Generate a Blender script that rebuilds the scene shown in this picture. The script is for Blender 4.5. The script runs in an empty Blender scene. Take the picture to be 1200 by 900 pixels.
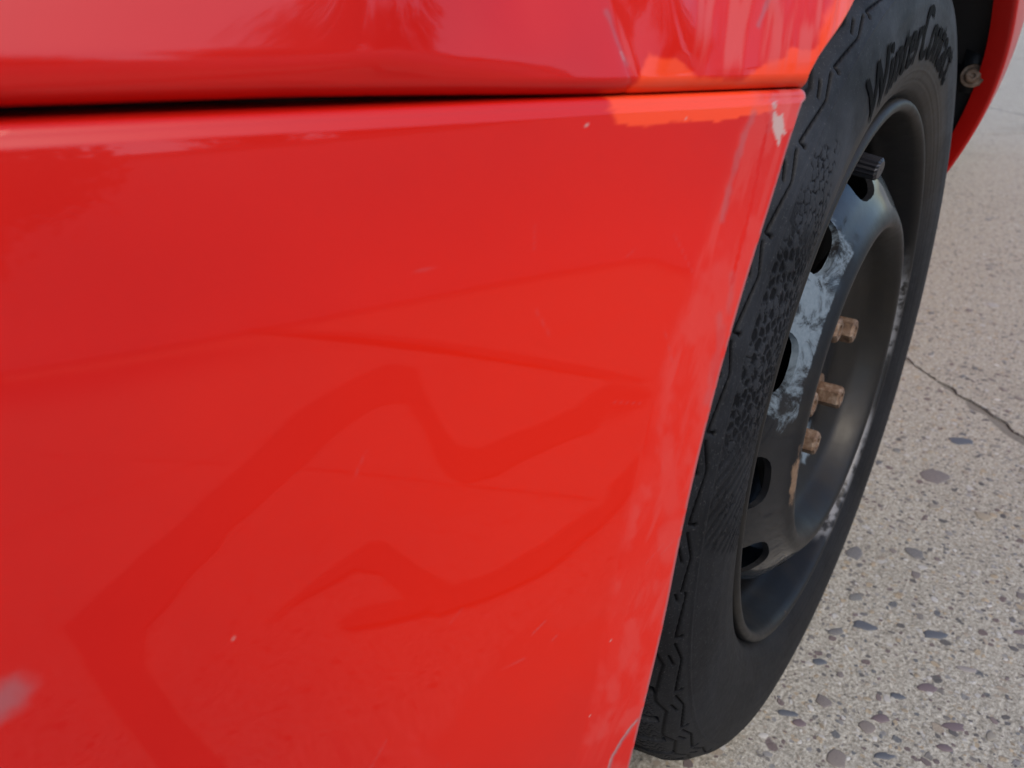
import bpy, bmesh, math, random
import numpy as np
from mathutils import Vector, Matrix, noise as mnoise

S = bpy.context.scene
COL = S.collection
random.seed(7)
RNG = np.random.default_rng(11)
R = math.radians
ZG = 0.300            # wheel centre above the ground; shapes below are written from the wheel centre

# ------------------------------------------------------------------ camera, sky, sun, exposure
cam_d = bpy.data.cameras.new("camera")
cam = bpy.data.objects.new("camera", cam_d)
COL.objects.link(cam)
CAM = Vector((0.59572, 0.113, 0.27779 + ZG))
cr = Vector((-0.58189, 0.81324, -0.00651)); cu = Vector((-0.36734, -0.25568, 0.89426)); cf = Vector((-0.72558, -0.52275, -0.44751))
m = Matrix.Identity(4)
for i in range(3):
    m[i][0] = cr[i]; m[i][1] = cu[i]; m[i][2] = -cf[i]; m[i][3] = CAM[i]
cam.matrix_world = m
cam_d.sensor_width = 36.0
cam_d.lens = 28.08
cam_d.clip_start = 0.01
cam_d.clip_end = 2000
cam_d.dof.use_dof = True
cam_d.dof.focus_distance = 0.42
cam_d.dof.aperture_fstop = 13.0
S.camera = cam

SUN_EL, SUN_AZ = R(50), R(32)      # azimuth from +Y towards +X
W = bpy.data.worlds.new("World"); S.world = W; W.use_nodes = True
nt = W.node_tree; nt.nodes.clear()
wo = nt.nodes.new("ShaderNodeOutputWorld"); bg = nt.nodes.new("ShaderNodeBackground")
sky = nt.nodes.new("ShaderNodeTexSky"); sky.sky_type = 'NISHITA'; sky.sun_disc = False
sky.sun_elevation = SUN_EL; sky.sun_rotation = SUN_AZ
sky.air_density = 1.0; sky.dust_density = 1.5; sky.ozone_density = 1.0
hs = nt.nodes.new("ShaderNodeHueSaturation"); hs.inputs["Saturation"].default_value = 1.15
nt.links.new(sky.outputs[0], hs.inputs["Color"]); nt.links.new(hs.outputs[0], bg.inputs[0]); nt.links.new(bg.outputs[0], wo.inputs[0])
bg.inputs[1].default_value = 0.15
sun_d = bpy.data.lights.new("sun", 'SUN'); sun = bpy.data.objects.new("sun", sun_d); COL.objects.link(sun)
sun_d.energy = 1.0; sun_d.angle = R(20); sun_d.color = (1.0, 0.88, 0.70)
sd = Vector((math.sin(SUN_AZ) * math.cos(SUN_EL), math.cos(SUN_AZ) * math.cos(SUN_EL), math.sin(SUN_EL)))
sun.rotation_euler = sd.to_track_quat('Z', 'Y').to_euler()
S.view_settings.view_transform = 'Standard'; S.view_settings.look = 'None'
S.view_settings.exposure = 0.8; S.view_settings.gamma = 1.0
S.cycles.max_bounces = 8

# ------------------------------------------------------------------ helpers
def obj(name, me, mat=None, parent=None, label=None, kind=None, cat=None, group=None, loc=None):
    o = bpy.data.objects.new(name, me); COL.objects.link(o)
    if mat is not None and me is not None:
        me.materials.append(mat)
    if parent is not None: o.parent = parent
    if loc is not None: o.location = loc
    if label: o["label"] = label
    if kind: o["kind"] = kind
    if cat: o["category"] = cat
    if group: o["group"] = group
    return o

def mesh_np(name, V, Q, attrs=None, smooth=True):
    V = np.asarray(V, np.float32); Q = np.asarray(Q, np.int32); k = Q.shape[1]
    me = bpy.data.meshes.new(name)
    me.vertices.add(len(V)); me.vertices.foreach_set("co", V.ravel())
    me.loops.add(Q.size); me.loops.foreach_set("vertex_index", Q.ravel())
    me.polygons.add(len(Q)); me.polygons.foreach_set("loop_start", np.arange(0, Q.size, k, dtype=np.int32))
    me.polygons.foreach_set("use_smooth", np.full(len(Q), smooth))
    me.update(calc_edges=True); me.validate()
    for n, a in (attrs or {}).items():
        a = np.asarray(a, np.float32)
        if a.ndim == 1:
            at = me.attributes.new(n, 'FLOAT', 'POINT'); at.data.foreach_set("value", a)
        else:
            at = me.attributes.new(n, 'FLOAT_COLOR', 'POINT'); at.data.foreach_set("color", a.ravel())
    return me

def grid_quads(nu, nv, wrap_u=False, flip=False):
    iu = np.arange(nu if wrap_u else nu - 1); iv = np.arange(nv - 1)
    a, b = np.meshgrid(iu, iv, indexing='ij'); a2 = (a + 1) % nu
    q = np.stack([a * nv + b, a2 * nv + b, a2 * nv + b + 1, a * nv + b + 1], -1).reshape(-1, 4)
    return q[:, ::-1].copy() if flip else q

def grid_mesh(name, P, attrs=None, wrap_u=False, flip=False):
    nu, nv = P.shape[:2]
    return mesh_np(name, P.reshape(-1, 3), grid_quads(nu, nv, wrap_u, flip), {k: np.asarray(v).reshape(nu * nv, *np.asarray(v).shape[2:]) for k, v in (attrs or {}).items()})

def lathe(name, prof, n=192, flip=False):
    """spin (r, y) points round the wheel axle (the y axis)"""
    prof = np.array(prof, float); t = np.linspace(0, 2 * np.pi, n, endpoint=False)
    P = np.stack([np.cos(t)[:, None] * prof[None, :, 0], np.broadcast_to(prof[None, :, 1], (n, len(prof))), np.sin(t)[:, None] * prof[None, :, 0]], -1)
    return grid_mesh(name, P, wrap_u=True, flip=flip)

def bm_mesh(name, bm, smooth=False):
    me = bpy.data.meshes.new(name); bmesh.ops.recalc_face_normals(bm, faces=bm.faces)
    bm.to_mesh(me); bm.free()
    if smooth:
        me.polygons.foreach_set("use_smooth", [True] * len(me.polygons)); me.update()
    return me

def sstep(a, b, x):
    t = np.clip((np.asarray(x, float) - a) / (b - a), 0, 1); return t * t * (3 - 2 * t)

def _hash(ix, iy, k):
    h = np.sin(ix * 127.1 + iy * 311.7 + k * 74.7) * 43758.5453
    return h - np.floor(h)
def vnoise(x, y, k=0):
    ix, iy = np.floor(x), np.floor(y); fx, fy = x - ix, y - iy
    fx = fx * fx * (3 - 2 * fx); fy = fy * fy * (3 - 2 * fy)
    a = _hash(ix, iy, k); b = _hash(ix + 1, iy, k); c = _hash(ix, iy + 1, k); d = _hash(ix + 1, iy + 1, k)
    return (a * (1 - fx) + b * fx) * (1 - fy) + (c * (1 - fx) + d * fx) * fy
def fbm(x, y, k=0, o=4):
    s = 0; a = .5
    for i in range(o):
        s = s + a * vnoise(x * 2 ** i, y * 2 ** i, k + i * 3); a *= .5
    return s / (1 - .5 ** o)

# ------------------------------------------------------------------ materials
class M:
    def __init__(s, name, base=(.5, .5, .5), rough=.5, metal=0, spec=.5, coat=0, coat_rough=.05):
        s.m = bpy.data.materials.new(name); s.m.use_nodes = True; s.t = s.m.node_tree; s.n = s.t.nodes
        s.b = s.n["Principled BSDF"]; i = s.b.inputs
        i["Base Color"].default_value = (*base, 1); i["Roughness"].default_value = rough; i["Metallic"].default_value = metal
        i["Specular IOR Level"].default_value = spec; i["Coat Weight"].default_value = coat; i["Coat Roughness"].default_value = coat_rough
    def node(s, ty, **kw):
        n = s.n.new(ty)
        for k, v in kw.items(): setattr(n, k, v)
        return n
    def link(s, a, b): s.t.links.new(a, b)
    def coord(s, out="Object"):
        return s.node("ShaderNodeTexCoord").outputs[out]
    def noise(s, scale, detail=6, rough=.6, vec=None, dist=0):
        n = s.node("ShaderNodeTexNoise"); n.inputs["Scale"].default_value = scale; n.inputs["Detail"].default_value = detail
        n.inputs["Roughness"].default_value = rough; n.inputs["Distortion"].default_value = dist
        s.link(vec or s.coord(), n.inputs["Vector"]); return n.outputs["Fac"]
    def voro(s, scale, vec=None, feature='F1', out="Distance", rnd=1):
        n = s.node("ShaderNodeTexVoronoi"); n.feature = feature; n.inputs["Scale"].default_value = scale; n.inputs["Randomness"].default_value = rnd
        s.link(vec or s.coord(), n.inputs["Vector"]); return n.outputs[out]
    def ramp(s, fac, stops, interp='LINEAR'):
        n = s.node("ShaderNodeValToRGB"); e = n.color_ramp.elements; n.color_ramp.interpolation = interp
        while len(e) < len(stops): e.new(.5)
        for x, (p, c) in zip(e, stops):
            x.position = p; x.color = (*c, 1) if len(c) == 3 else c
        s.link(fac, n.inputs[0]); return n.outputs[0]
    def step(s, fac, a, b):
        n = s.node("ShaderNodeMapRange"); n.interpolation_type = 'SMOOTHSTEP'
        n.inputs["From Min"].default_value = a; n.inputs["From Max"].default_value = b
        s.link(fac, n.inputs["Value"]); return n.outputs[0]
    def lin(s, fac, a, b, c, d):
        n = s.node("ShaderNodeMapRange")
        for k, v in zip(("From Min", "From Max", "To Min", "To Max"), (a, b, c, d)): n.inputs[k].default_value = v
        s.link(fac, n.inputs["Value"]); return n.outputs[0]
    def mix(s, fac, a, b, mode='MIX'):
        n = s.node("ShaderNodeMix", data_type='RGBA'); n.blend_type = mode
        for sock, v in ((n.inputs[0], fac), (n.inputs[6], a), (n.inputs[7], b)):
            if isinstance(v, (int, float)): sock.default_value = v
            elif isinstance(v, tuple): sock.default_value = (*v, 1)
            else: s.link(v, sock)
        return n.outputs[2]
    def math(s, op, a, b=0.0):
        n = s.node("ShaderNodeMath"); n.operation = op
        for sock, v in ((n.inputs[0], a), (n.inputs[1], b)):
            if isinstance(v, (int, float)): sock.default_value = v
            else: s.link(v, sock)
        return n.outputs[0]
    def attr(s, name, out="Fac"):
        n = s.node("ShaderNodeAttribute"); n.attribute_name = name; return n.outputs[out]
    def set(s, key, v):
        if isinstance(v, (int, float)): s.b.inputs[key].default_value = v
        else: s.link(v, s.b.inputs[key])
    def bump(s, h, strength=.3, dist=.001):
        n = s.node("ShaderNodeBump"); n.inputs["Strength"].default_value = strength; n.inputs["Distance"].default_value = dist
        s.link(h, n.inputs["Height"]); s.link(n.outputs[0], s.b.inputs["Normal"])
        return n

def red_paint(name, worn):
    p = M(name, (.60, .010, .006), .5, 0, .12, 1.0, .03)
    p.b.inputs["Coat IOR"].default_value = 1.40
    base = p.mix(p.step(p.noise(9, 4), .3, .7), (.455, .0045, .0022), (.495, .0060, .0026))
    if worn:
        base = p.mix(p.attr("warm_falloff"), base, (.62, .0105, .0008))  # warm-to-crimson light falloff painted into the base colour
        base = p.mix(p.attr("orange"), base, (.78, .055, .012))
        base = p.mix(p.attr("scuff"), base, (.56, .085, .075))
        base = p.mix(p.attr("chip"), base, (.44, .29, .26))
        base = p.mix(p.attr("grey"), base, (.165, .135, .15))
        cw = p.math('SUBTRACT', 1.0, p.attr("dull")); p.set("Coat Weight", cw)
        p.set("Coat Roughness", p.lin(p.attr("dull"), 0, 1, .035, .3))
    if not worn: p.set("Coat Weight", .35)
    p.set("Base Color", base)
    n = p.noise(220, 3, .5)
    b = p.bump(n, .03, .0006)
    return p.m

def simple(name, c, rough=.5, var=.25, scale=30, **k):
    p = M(name, c, rough, **k)
    n = p.noise(scale)
    p.set("Base Color", p.mix(n, tuple(x * (1 - var) for x in c), tuple(min(1, x * (1 + var)) for x in c)))
    p.bump(n, .2, .0008); return p.m

MAT = {}
MAT["paint"] = red_paint("red_paint_worn", True)
MAT["paint_plain"] = red_paint("red_paint", False)

# tyre rubber: dusty sidewall, skylight painted into its upper part, cleaner black in grooves
p = M("tyre_rubber", (.02, .02, .022), .62, 0, .28)
n1 = p.noise(14, 6, .65); n2 = p.noise(160, 4, .6); n3 = p.noise(900, 2, .5)
dust = p.math('MULTIPLY', p.step(n1, .25, .8), p.attr("dust"))  # dust, together with the skylight painted on the upper tyre
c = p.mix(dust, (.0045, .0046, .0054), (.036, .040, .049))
c = p.mix(p.math('MULTIPLY', p.attr("brown"), p.lin(n2, .2, .8, .45, 1)), c, (.046, .037, .027))
c = p.mix(p.math('MULTIPLY', p.step(n3, .60, .72), .35), c, (.09, .09, .09))
c = p.mix(p.attr("clean"), c, (.0025, .0025, .003))
p.set("Base Color", c); p.set("Roughness", p.lin(n2, 0, 1, .50, .72)); p.set("Specular IOR Level", p.lin(p.attr("clean"), 0, 1, .17, .02))
p.bump(p.math('ADD', p.math('MULTIPLY', n2, .6), p.math('MULTIPLY', n3, .5)), .25, .0006); MAT["tyre"] = p.m
MAT["letter"] = simple("black_letter_rubber", (.0028, .0028, .0032), .7, .2, 300, spec=.04)

# wheel steel: chipped gloss black with dust and rust
p = M("wheel_steel", (.012, .012, .014), .45, 0, .25, .5, .10)
n1 = p.noise(18, 7, .65); n2 = p.noise(75, 6, .65); n3 = p.noise(400, 3, .6)
c = p.mix(p.step(n1, .42, .75), (.004, .0045, .006), (.013, .011, .009))
c = p.mix(p.math('MULTIPLY', p.attr("dust"), p.lin(n2, .25, .75, .55, 1)), c, (.017, .0135, .0088))
rust = p.step(p.math('ADD', p.math('MULTIPLY', n2, .6), p.math('MULTIPLY', p.attr("rust"), .55)), .64, .76)
prim = p.step(p.math('ADD', p.math('MULTIPLY', p.noise(46, 8, .72, None, .6), 1.0), p.math('MULTIPLY', p.attr("primer"), .5)), .90, 1.06)
prim = p.math('MULTIPLY', prim, p.step(p.attr("primer"), .05, .3))
c = p.mix(prim, c, p.mix(n3, (.085, .115, .14), (.17, .205, .235)))
c = p.mix(p.attr("barrel_shade"), c, (.0035, .0035, .0035))  # shade deep inside the rim barrel, painted into the colour
c = p.mix(rust, c, p.mix(n3, (.11, .058, .032), (.24, .165, .11)))
scr = p.math('MULTIPLY', p.step(n2, .40, .55), p.attr("scrape"))
c = p.mix(scr, c, (.24, .24, .25))
p.set("Base Color", c)
p.set("Coat Weight", p.math('MULTIPLY', p.math('SUBTRACT', 1.0, p.math('MAXIMUM', p.math('MAXIMUM', rust, p.math('MAXIMUM', p.math('MULTIPLY', prim, .8), p.attr("barrel_shade"))), p.math('MULTIPLY', p.attr("dust"), .75))), p.lin(p.attr("wall"), 0, 1, .15, .65)))
p.set("Roughness", p.lin(n2, .2, .8, .4, .62)); p.set("Coat Roughness", p.lin(p.attr("wall"), 0, 1, .26, .06))
p.bump(p.math('ADD', n2, p.math('MULTIPLY', n3, .6)), .18, .0008); MAT["steel"] = p.m
p = M("rusty_bolt_steel", (.2, .12, .08), .6, .35)
n1 = p.noise(160, 6, .7)
p.set("Base Color", p.ramp(n1, [(.3, (.045, .025, .015)), (.5, (.15, .088, .052)), (.72, (.29, .22, .165))])); p.bump(n1, .4, .0008); MAT["rust"] = p.m
MAT["plastic"] = simple("black_liner_plastic", (.012, .012, .014), .55, .3, 40)
MAT["cap"] = simple("black_cap_plastic", (.012, .012, .015), .35, .3, 200)
MAT["glass"] = simple("dark_window_glass", (.01, .012, .013), .05, .1, 5, coat=1)
MAT["dark"] = simple("underbody_black", (.008, .008, .008), .8, .3, 10)

# ground: exposed aggregate concrete
p = M("aggregate_concrete", (.33, .31, .28), .95, 0, .02)
co = p.coord()
nb = p.noise(2.2, 5, .6, co); nm = p.noise(45, 6, .68, co); nf = p.noise(330, 5, .7, co)
base = p.ramp(nm, [(.28, (.22, .196, .160)), (.5, (.385, .352, .295)), (.74, (.50, .462, .392))])
base = p.mix(p.step(nb, .3, .7), base, p.mix(.5, base, (.31, .285, .235)))
nq = p.noise(150, 5, .7, co)
base = p.mix(.5, base, p.ramp(nq, [(.36, (.10, .088, .066)), (.5, (.375, .343, .286)), (.62, (.69, .648, .555))]))
base = p.mix(.45, base, p.ramp(nf, [(.36, (.075, .066, .050)), (.5, (.365, .335, .278)), (.63, (.72, .678, .59))]))
def flecks(scale, thr, cols, base, dens):
    v = p.node("ShaderNodeTexVoronoi"); v.inputs["Scale"].default_value = scale
    wn = p.node("ShaderNodeTexNoise"); wn.inputs["Scale"].default_value = scale * 1.3; wn.inputs["Detail"].default_value = 2
    p.link(co, wn.inputs["Vector"])
    ad = p.node("ShaderNodeVectorMath", operation='MULTIPLY_ADD'); p.link(wn.outputs["Color"], ad.inputs[0])
    ad.inputs[1].default_value = (.7 / scale,) * 3; p.link(co, ad.inputs[2]); p.link(ad.outputs[0], v.inputs["Vector"])
    sx = p.node("ShaderNodeSeparateColor"); p.link(v.outputs["Color"], sx.inputs[0])
    colr = p.ramp(sx.outputs[0], cols, 'CONSTANT')
    size = p.lin(sx.outputs[1], 0, 1, thr * .45, thr)
    msk = p.step(p.math('SUBTRACT', size, v.outputs["Distance"]), 0.0, .07)
    msk = p.math('MULTIPLY', msk, p.math('LESS_THAN', sx.outputs[2], dens))
    return p.mix(msk, base, colr), msk
STONE = [(0, (.13, .122, .118)), (.16, (.20, .185, .17)), (.30, (.17, .135, .13)), (.44, (.34, .29, .23)), (.58, (.26, .25, .24)), (.70, (.38, .31, .22)), (.82, (.46, .44, .41)), (.93, (.15, .152, .155))]
base, m1 = flecks(150, .42, STONE, base, .55)
base, m2 = flecks(75, .40, STONE, base, .38)
base, m3 = flecks(34, .34, STONE, base, .16)
stn = p.step(p.noise(3.1, 7, .68, co, .8), .52, .72)
base = p.mix(p.math('MULTIPLY', stn, .26), base, (.16, .14, .11))
p.set("Base Color", base)
p.bump(p.math('ADD', p.math('ADD', p.math('MULTIPLY', nf, .7), p.math('MULTIPLY', nm, .9)), p.math('MULTIPLY', m2, .25)), .9, .0035); MAT["ground"] = p.m
MAT["joint"] = simple("joint_dirt", (.17, .155, .13), .95, .5, 260)
p = M("pebble_stone", (.2, .2, .2), .7)
oi = p.node("ShaderNodeObjectInfo"); n1 = p.noise(120, 5, .65)
pc = p.ramp(oi.outputs["Random"], [(0, (.11, .11, .12)), (.18, (.15, .125, .125)), (.36, (.22, .20, .18)), (.52, (.14, .145, .148)), (.66, (.27, .245, .205)), (.78, (.19, .155, .145)), (.88, (.33, .28, .20)), (.95, (.40, .38, .35))], 'CONSTANT')
pc = p.mix(p.step(p.noise(70, 6, .7), .42, .7), pc, (.36, .335, .29))
p.set("Base Color", p.mix(.5, pc, p.mix(n1, (.05, .05, .05), (.4, .38, .35)), 'SOFT_LIGHT')); p.bump(n1, .3, .001); MAT["pebble"] = p.m
p = M("grit_stone", (.2, .2, .2), .75)
n1 = p.noise(300, 4, .65)
p.set("Base Color", p.mix(.4, p.attr("tint", "Color"), p.mix(n1, (.06, .06, .06), (.5, .48, .45)), 'SOFT_LIGHT')); MAT["grit"] = p.m
p = M("asphalt", (.05, .05, .05), .9)
p.set("Base Color", p.mix(p.noise(60), (.035, .035, .036), (.07, .069, .067))); MAT["asphalt"] = p.m
p = M("leaf", (.05, .09, .03), .6); oi = p.node("ShaderNodeObjectInfo")
p.set("Base Color", p.mix(p.noise(1.5), (.035, .06, .02), (.08, .12, .04))); MAT["leaf"] = p.m
MAT["bark"] = simple("bark", (.12, .09, .07), .9, .4, 20)

# ------------------------------------------------------------------ ground slabs with joints
def zg(v): return v
ground = obj("ground", mesh_np("ground", [(-400, -400, -.012), (400, -400, -.012), (400, 400, -.012), (-400, 400, -.012)], [[0, 1, 2, 3]], smooth=False), MAT["ground"], kind="structure")
U = Vector((.70711, .70711, 0)); N = Vector((.70711, -.70711, 0))   # joints run along U; position along N = (x-y)/sqrt2
J0 = -.738 / math.sqrt(2)
PITCH = 2.22
joints = [J0 - PITCH * k for k in range(-2, 5)]      # descending away from the car
lat = [-7.0, -2.6, 1.9, 6.5]                          # cross joints along U
def jag(k, t, amp):                                   # ragged slab edge
    return amp * (float(mnoise.noise(Vector((t * 9, k * 7.3, 0)))) + .8 * float(mnoise.noise(Vector((t * 40, k * 3.1, 5)))) + .5 * float(mnoise.noise(Vector((t * 130, k * 5.1, 9)))))
for a in range(len(joints) - 1):
    for b in range(len(lat) - 1):
        n0, n1_ = joints[a + 1] + .006, joints[a] - .006
        u0, u1 = lat[b] + .005, lat[b + 1] - .005
        step = .012 if abs(joints[a] - J0) < .1 or abs(joints[a + 1] - J0) < .1 else .05
        pts = []
        k = max(2, int((u1 - u0) / step))
        for i in range(k): t = u0 + (u1 - u0) * i / k; pts.append((n0 + jag(a + 1, t, .011), t))
        for i in range(8): pts.append((n0 + (n1_ - n0) * i / 8, u1))
        for i in range(k): t = u1 + (u0 - u1) * i / k; pts.append((n1_ + jag(a + .37, t, .011), t))
        for i in range(8): pts.append((n1_ + (n0 - n1_) * i / 8, u0))
        bm = bmesh.new()
        top = [bm.verts.new(N * q[0] + U * q[1]) for q in pts]
        bot = [bm.verts.new(N * q[0] + U * q[1] - Vector((0, 0, .011))) for q in pts]
        bm.faces.new(top)
        for i in range(len(pts)):
            j = (i + 1) % len(pts); bm.faces.new((top[i], bot[i], bot[j], top[j]))
        obj("concrete_slab", bm_mesh("concrete_slab", bm), MAT["ground"], ground)
bm = bmesh.new()
for k, jn in enumerate(joints):
    w = .03
    ts = np.linspace(lat[0], lat[-1], 200)
    prev = None
    for i, t in enumerate(ts):
        h = -.0022 + .0022 * float(mnoise.noise(Vector((t * 20, k, 1))))
        a_ = bm.verts.new(N * (jn - w) + U * t + Vector((0, 0, h - .004))); b_ = bm.verts.new(N * (jn) + U * t + Vector((0, 0, h))); c_ = bm.verts.new(N * (jn + w) + U * t + Vector((0, 0, h - .004)))
        if prev: bm.faces.new((prev[0], prev[1], b_, a_)); bm.faces.new((prev[1], prev[2], c_, b_))
        prev = (a_, b_, c_)
obj("joint_fill", bm_mesh("joint_fill", bm), MAT["joint"], ground, kind="stuff")

# pebbles showing in the worn face of the concrete
def pebble_mesh(seed):
    r = random.Random(seed); n = 10; bm = bmesh.new(); k1, k2 = r.random() * 6, r.random() * 6; el = r.uniform(.5, 1)
    ring = lambda s, z: [bm.verts.new((s * .5 * math.cos(i * 2 * math.pi / n) * (1 + .18 * math.sin(2 * i + k1) + .10 * math.sin(3.1 * i + k2)), s * .5 * el * math.sin(i * 2 * math.pi / n) * (1 + .15 * math.sin(2.3 * i + k2)), z)) for i in range(n)]
    a, b, c_ = ring(1, -.06), ring(.95, .03), ring(.78, .055); t = bm.verts.new((0, 0, .066))
    for lo, hi in ((a, b), (b, c_)):
        for i in range(n): j = (i + 1) % n; bm.faces.new((lo[i], lo[j], hi[j], hi[i]))
    for i in range(n): j = (i + 1) % n; bm.faces.new((c_[i], c_[j], t))
    me = bm_mesh("pebble", bm, True); me.materials.append(MAT["pebble"]); return me
PEB = [pebble_mesh(i) for i in range(14)]
# the wedge of ground beside and behind the wheel
def in_wedge(x, y, mx=0.0):
    # seen ground lies outboard of the tyre line and inside the right edge of view
    return True
def wedge_pts(n, dmin, dmax, rng, power=1.0):
    out = []
    C0 = np.array([CAM[0], CAM[1]])
    a0, a1 = math.radians(181), math.radians(136)     # bearings from the camera
    while len(out) < n:
        d = dmin + (dmax - dmin) * rng.random() ** power
        a = rng.uniform(math.radians(150), math.radians(192))
        x, y = C0[0] + d * math.cos(a), C0[1] + d * math.sin(a)
        if y < -.02 and x > -.33: continue
        if abs((x - y) / math.sqrt(2) - J0) < .02: continue
        out.append((x, y))
    return out
placed = []
def free(x, y, r):
    for (a, b, c_) in placed:
        if (a - x) ** 2 + (b - y) ** 2 < (c_ + r) ** 2 * .9: return False
    return True
cnt = 0
# the larger flat stones beside the wheel: slate grey, purplish and pale grey
SL = [simple("slate_stone", (.085, .09, .102), .6, .3, 90), simple("purple_stone", (.135, .10, .104), .65, .3, 90), simple("pale_grey_stone", (.24, .215, .20), .7, .3, 90)]
for i, (x, y, s, k) in enumerate([(-.555, .059, .034, 0), (-.129, .103, .0236, 0), (-.102, .043, .0223, 0), (-.053, .111, .0187, 1), (-.028, .021, .0138, 0), (-.098, .137, .0192, 2), (.007, .085, .015, 1), (.049, .016, .0181, 0), (.053, .028, .0119, 1), (-.182, .173, .0152, 1), (-.027, .091, .0139, 0), (-.02, .139, .0192, 1), (.046, .096, .0171, 0), (.008, .136, .0129, 1)]):
    me = PEB[(i * 3 + 1) % len(PEB)].copy(); me.materials.clear(); me.materials.append(SL[k])
    o = bpy.data.objects.new("pebble", me); COL.objects.link(o); o.parent = ground
    o.location = (x, y, .0002); o.scale = (s, s * .72, min(s, .013)); o.rotation_euler = (0, 0, R(118 + 9 * math.sin(i * 2.3)))
    placed.append((x, y, s * .6)); cnt += 1
for (x, y) in wedge_pts(4000, .45, 2.6, RNG, .9):
    d = math.hypot(x - CAM[0], y - CAM[1])
    s = float(np.clip(RNG.lognormal(math.log(.0105), .42), .007, .034)) * (1 + .15 * d)
    if not free(x, y, s * .5): continue
    placed.append((x, y, s * .5))
    o = bpy.data.objects.new("pebble", PEB[cnt % len(PEB)]); COL.objects.link(o); o.parent = ground
    o.location = (x, y, .0002); o.scale = (s, s, min(s, .014)); o.rotation_euler = (0, 0, RNG.uniform(0, 6.28))
    cnt += 1
    if cnt >= 300: break
V, F, T = [], [], []
tints = np.array([c_ for _, c_ in STONE] + [(.42, .40, .37), (.50, .48, .45), (.33, .27, .19)])
nb_ = 7
for (x, y) in wedge_pts(9000, .42, 3.2, RNG, .85):
    s = float(np.clip(RNG.lognormal(math.log(.0042), .4), .002, .009)) * .5 * (1 + .2 * math.hypot(x - CAM[0], y - CAM[1]) * .5)
    k0 = len(V); ph = RNG.uniform(0, 6.28); el = RNG.uniform(.5, 1); ca, sa = math.cos(ph), math.sin(ph); tt = tints[RNG.integers(len(tints))] * RNG.uniform(.75, 1.15)
    for zz, sc in ((-.0003, 1.0), (.0003 + .05 * s, .8)):
        for i in range(nb_):
            q = i * 6.2832 / nb_; rr = s * sc * (1 + .2 * math.sin(2 * i + ph) * 1); px, py = rr * math.cos(q), rr * el * math.sin(q)
            V.append((x + px * ca - py * sa, y + px * sa + py * ca, zz)); T.append((*tt, 1))
    V.append((x, y, .0004 + .09 * s)); T.append((*tt, 1))
    for i in range(nb_):
        j = (i + 1) % nb_
        F += [(k0 + i, k0 + j, k0 + nb_ + j), (k0 + i, k0 + nb_ + j, k0 + nb_ + i), (k0 + nb_ + i, k0 + nb_ + j, k0 + 2 * nb_)]
obj("grit", mesh_np("grit", V, F, {"tint": np.array(T)}, smooth=False), MAT["grit"], ground, kind="stuff")

# ------------------------------------------------------------------ the car
car = obj("car", None, label="red car with scuffed, dented paint and a worn black steel wheel, standing on the concrete", cat="car", loc=(0, 0, 0))
L0 = (0, 0, ZG)

# plan curve of the front corner: from the wheel arch edge forward, turning to the nose
_s = np.linspace(-.12, 1.9, 2400); _ds = _s[1] - _s[0]
_phi = np.arctan(.36) + np.clip(_s, 0, None) * .11 + sstep(.27, .62, _s) * 1.12
_phi = np.minimum(_phi, np.pi / 2)
_X = np.concatenate([[0], np.cumsum(np.cos(_phi[:-1]) * _ds)]); _Y = np.concatenate([[0], np.cumsum(-np.sin(_phi[:-1]) * _ds)])
i0 = np.searchsorted(_s, 0); _X -= _X[i0]; _Y -= _Y[i0]
X0, Y0, Z0 = .2847, .0213, .243
def plan(s): return np.interp(s, _s, _X), np.interp(s, _s, _Y), np.interp(s, _s, _phi)
def s_of_x(d): return np.interp(d, _X[:np.searchsorted(_s, .5)], _s[:np.searchsorted(_s, .5)])
def r_edge(z): return .3705 + .0035 * sstep(.20, .243, z) + .020 * sstep(.07, -.05, z)
def x_edge(z):
    r = r_edge(z); return np.sqrt(np.maximum(r * r - z * z, 1e-6))
KX = .70
def x0(z): return X0 + KX * (x_edge(np.minimum(z, Z0)) - X0)
def z_seam(s):          # height of the joint between bumper and wing
    s = np.clip(s, 0, .6); return .2430 + .0425 * s - .008 * s * s
def gap(s): return .0004 + .0022 * sstep(.07, .20, s)
def y_tuck(z): return -.55 * np.clip(.0 - z, 0, None) ** 2
def wob(s, z):          # pressed-in waves of the plastic skin
    return .0006 * np.sin(s * 21 + 3.0 * z + .4) * np.sin(z * 19 + 1.2)

s_in = np.concatenate([np.linspace(0, .30, 460), np.linspace(.305, .6, 50), np.linspace(.62, 1.75, 30)])
z_rows = np.concatenate([np.linspace(0, .36, 470), np.linspace(.365, .44, 18)])       # depth below the joint
sg, zg_ = np.meshgrid(s_in, z_rows, indexing='ij')
zc = Z0 - zg_                                           # nominal height
xe = x_edge(zc); de = xe - x0(zc); se = s_of_x(de)
ss = se + sg * (1 - 0 * sg)
px, py, ph = plan(ss)
ye = Y0 - .004 * sstep(.05, -.12, zc)
def bulge(s, z): return .055 * (.13 * (1 - np.exp(-np.clip(.243 - z, 0, None) / .13))) * sstep(.26, .02, s)
main_e = Y0 + np.interp(se, _s, _Y) + bulge(0, zc)
lip = (ye - main_e) * np.where(sg < .028, 1 - sg / .028 * .86, .14 * np.clip(1 - (sg - .028) / .03, 0, 1) ** 2)
bx = x0(zc) + px; by = Y0 + py + bulge(sg, zc) + lip + y_tuck(zc) * np.cos(ph) + wob(sg, zc) * sstep(0, .05, sg)
# blend the nominal height to the rising joint line near the top
bz = zc + (z_seam(ss) - Z0) * np.clip(1 - zg_ / .30, 0, 1)
BP = np.stack([bx, by, bz], -1)
nrm = np.stack([np.sin(ph), np.cos(ph), 0 * ph], -1)
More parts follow.
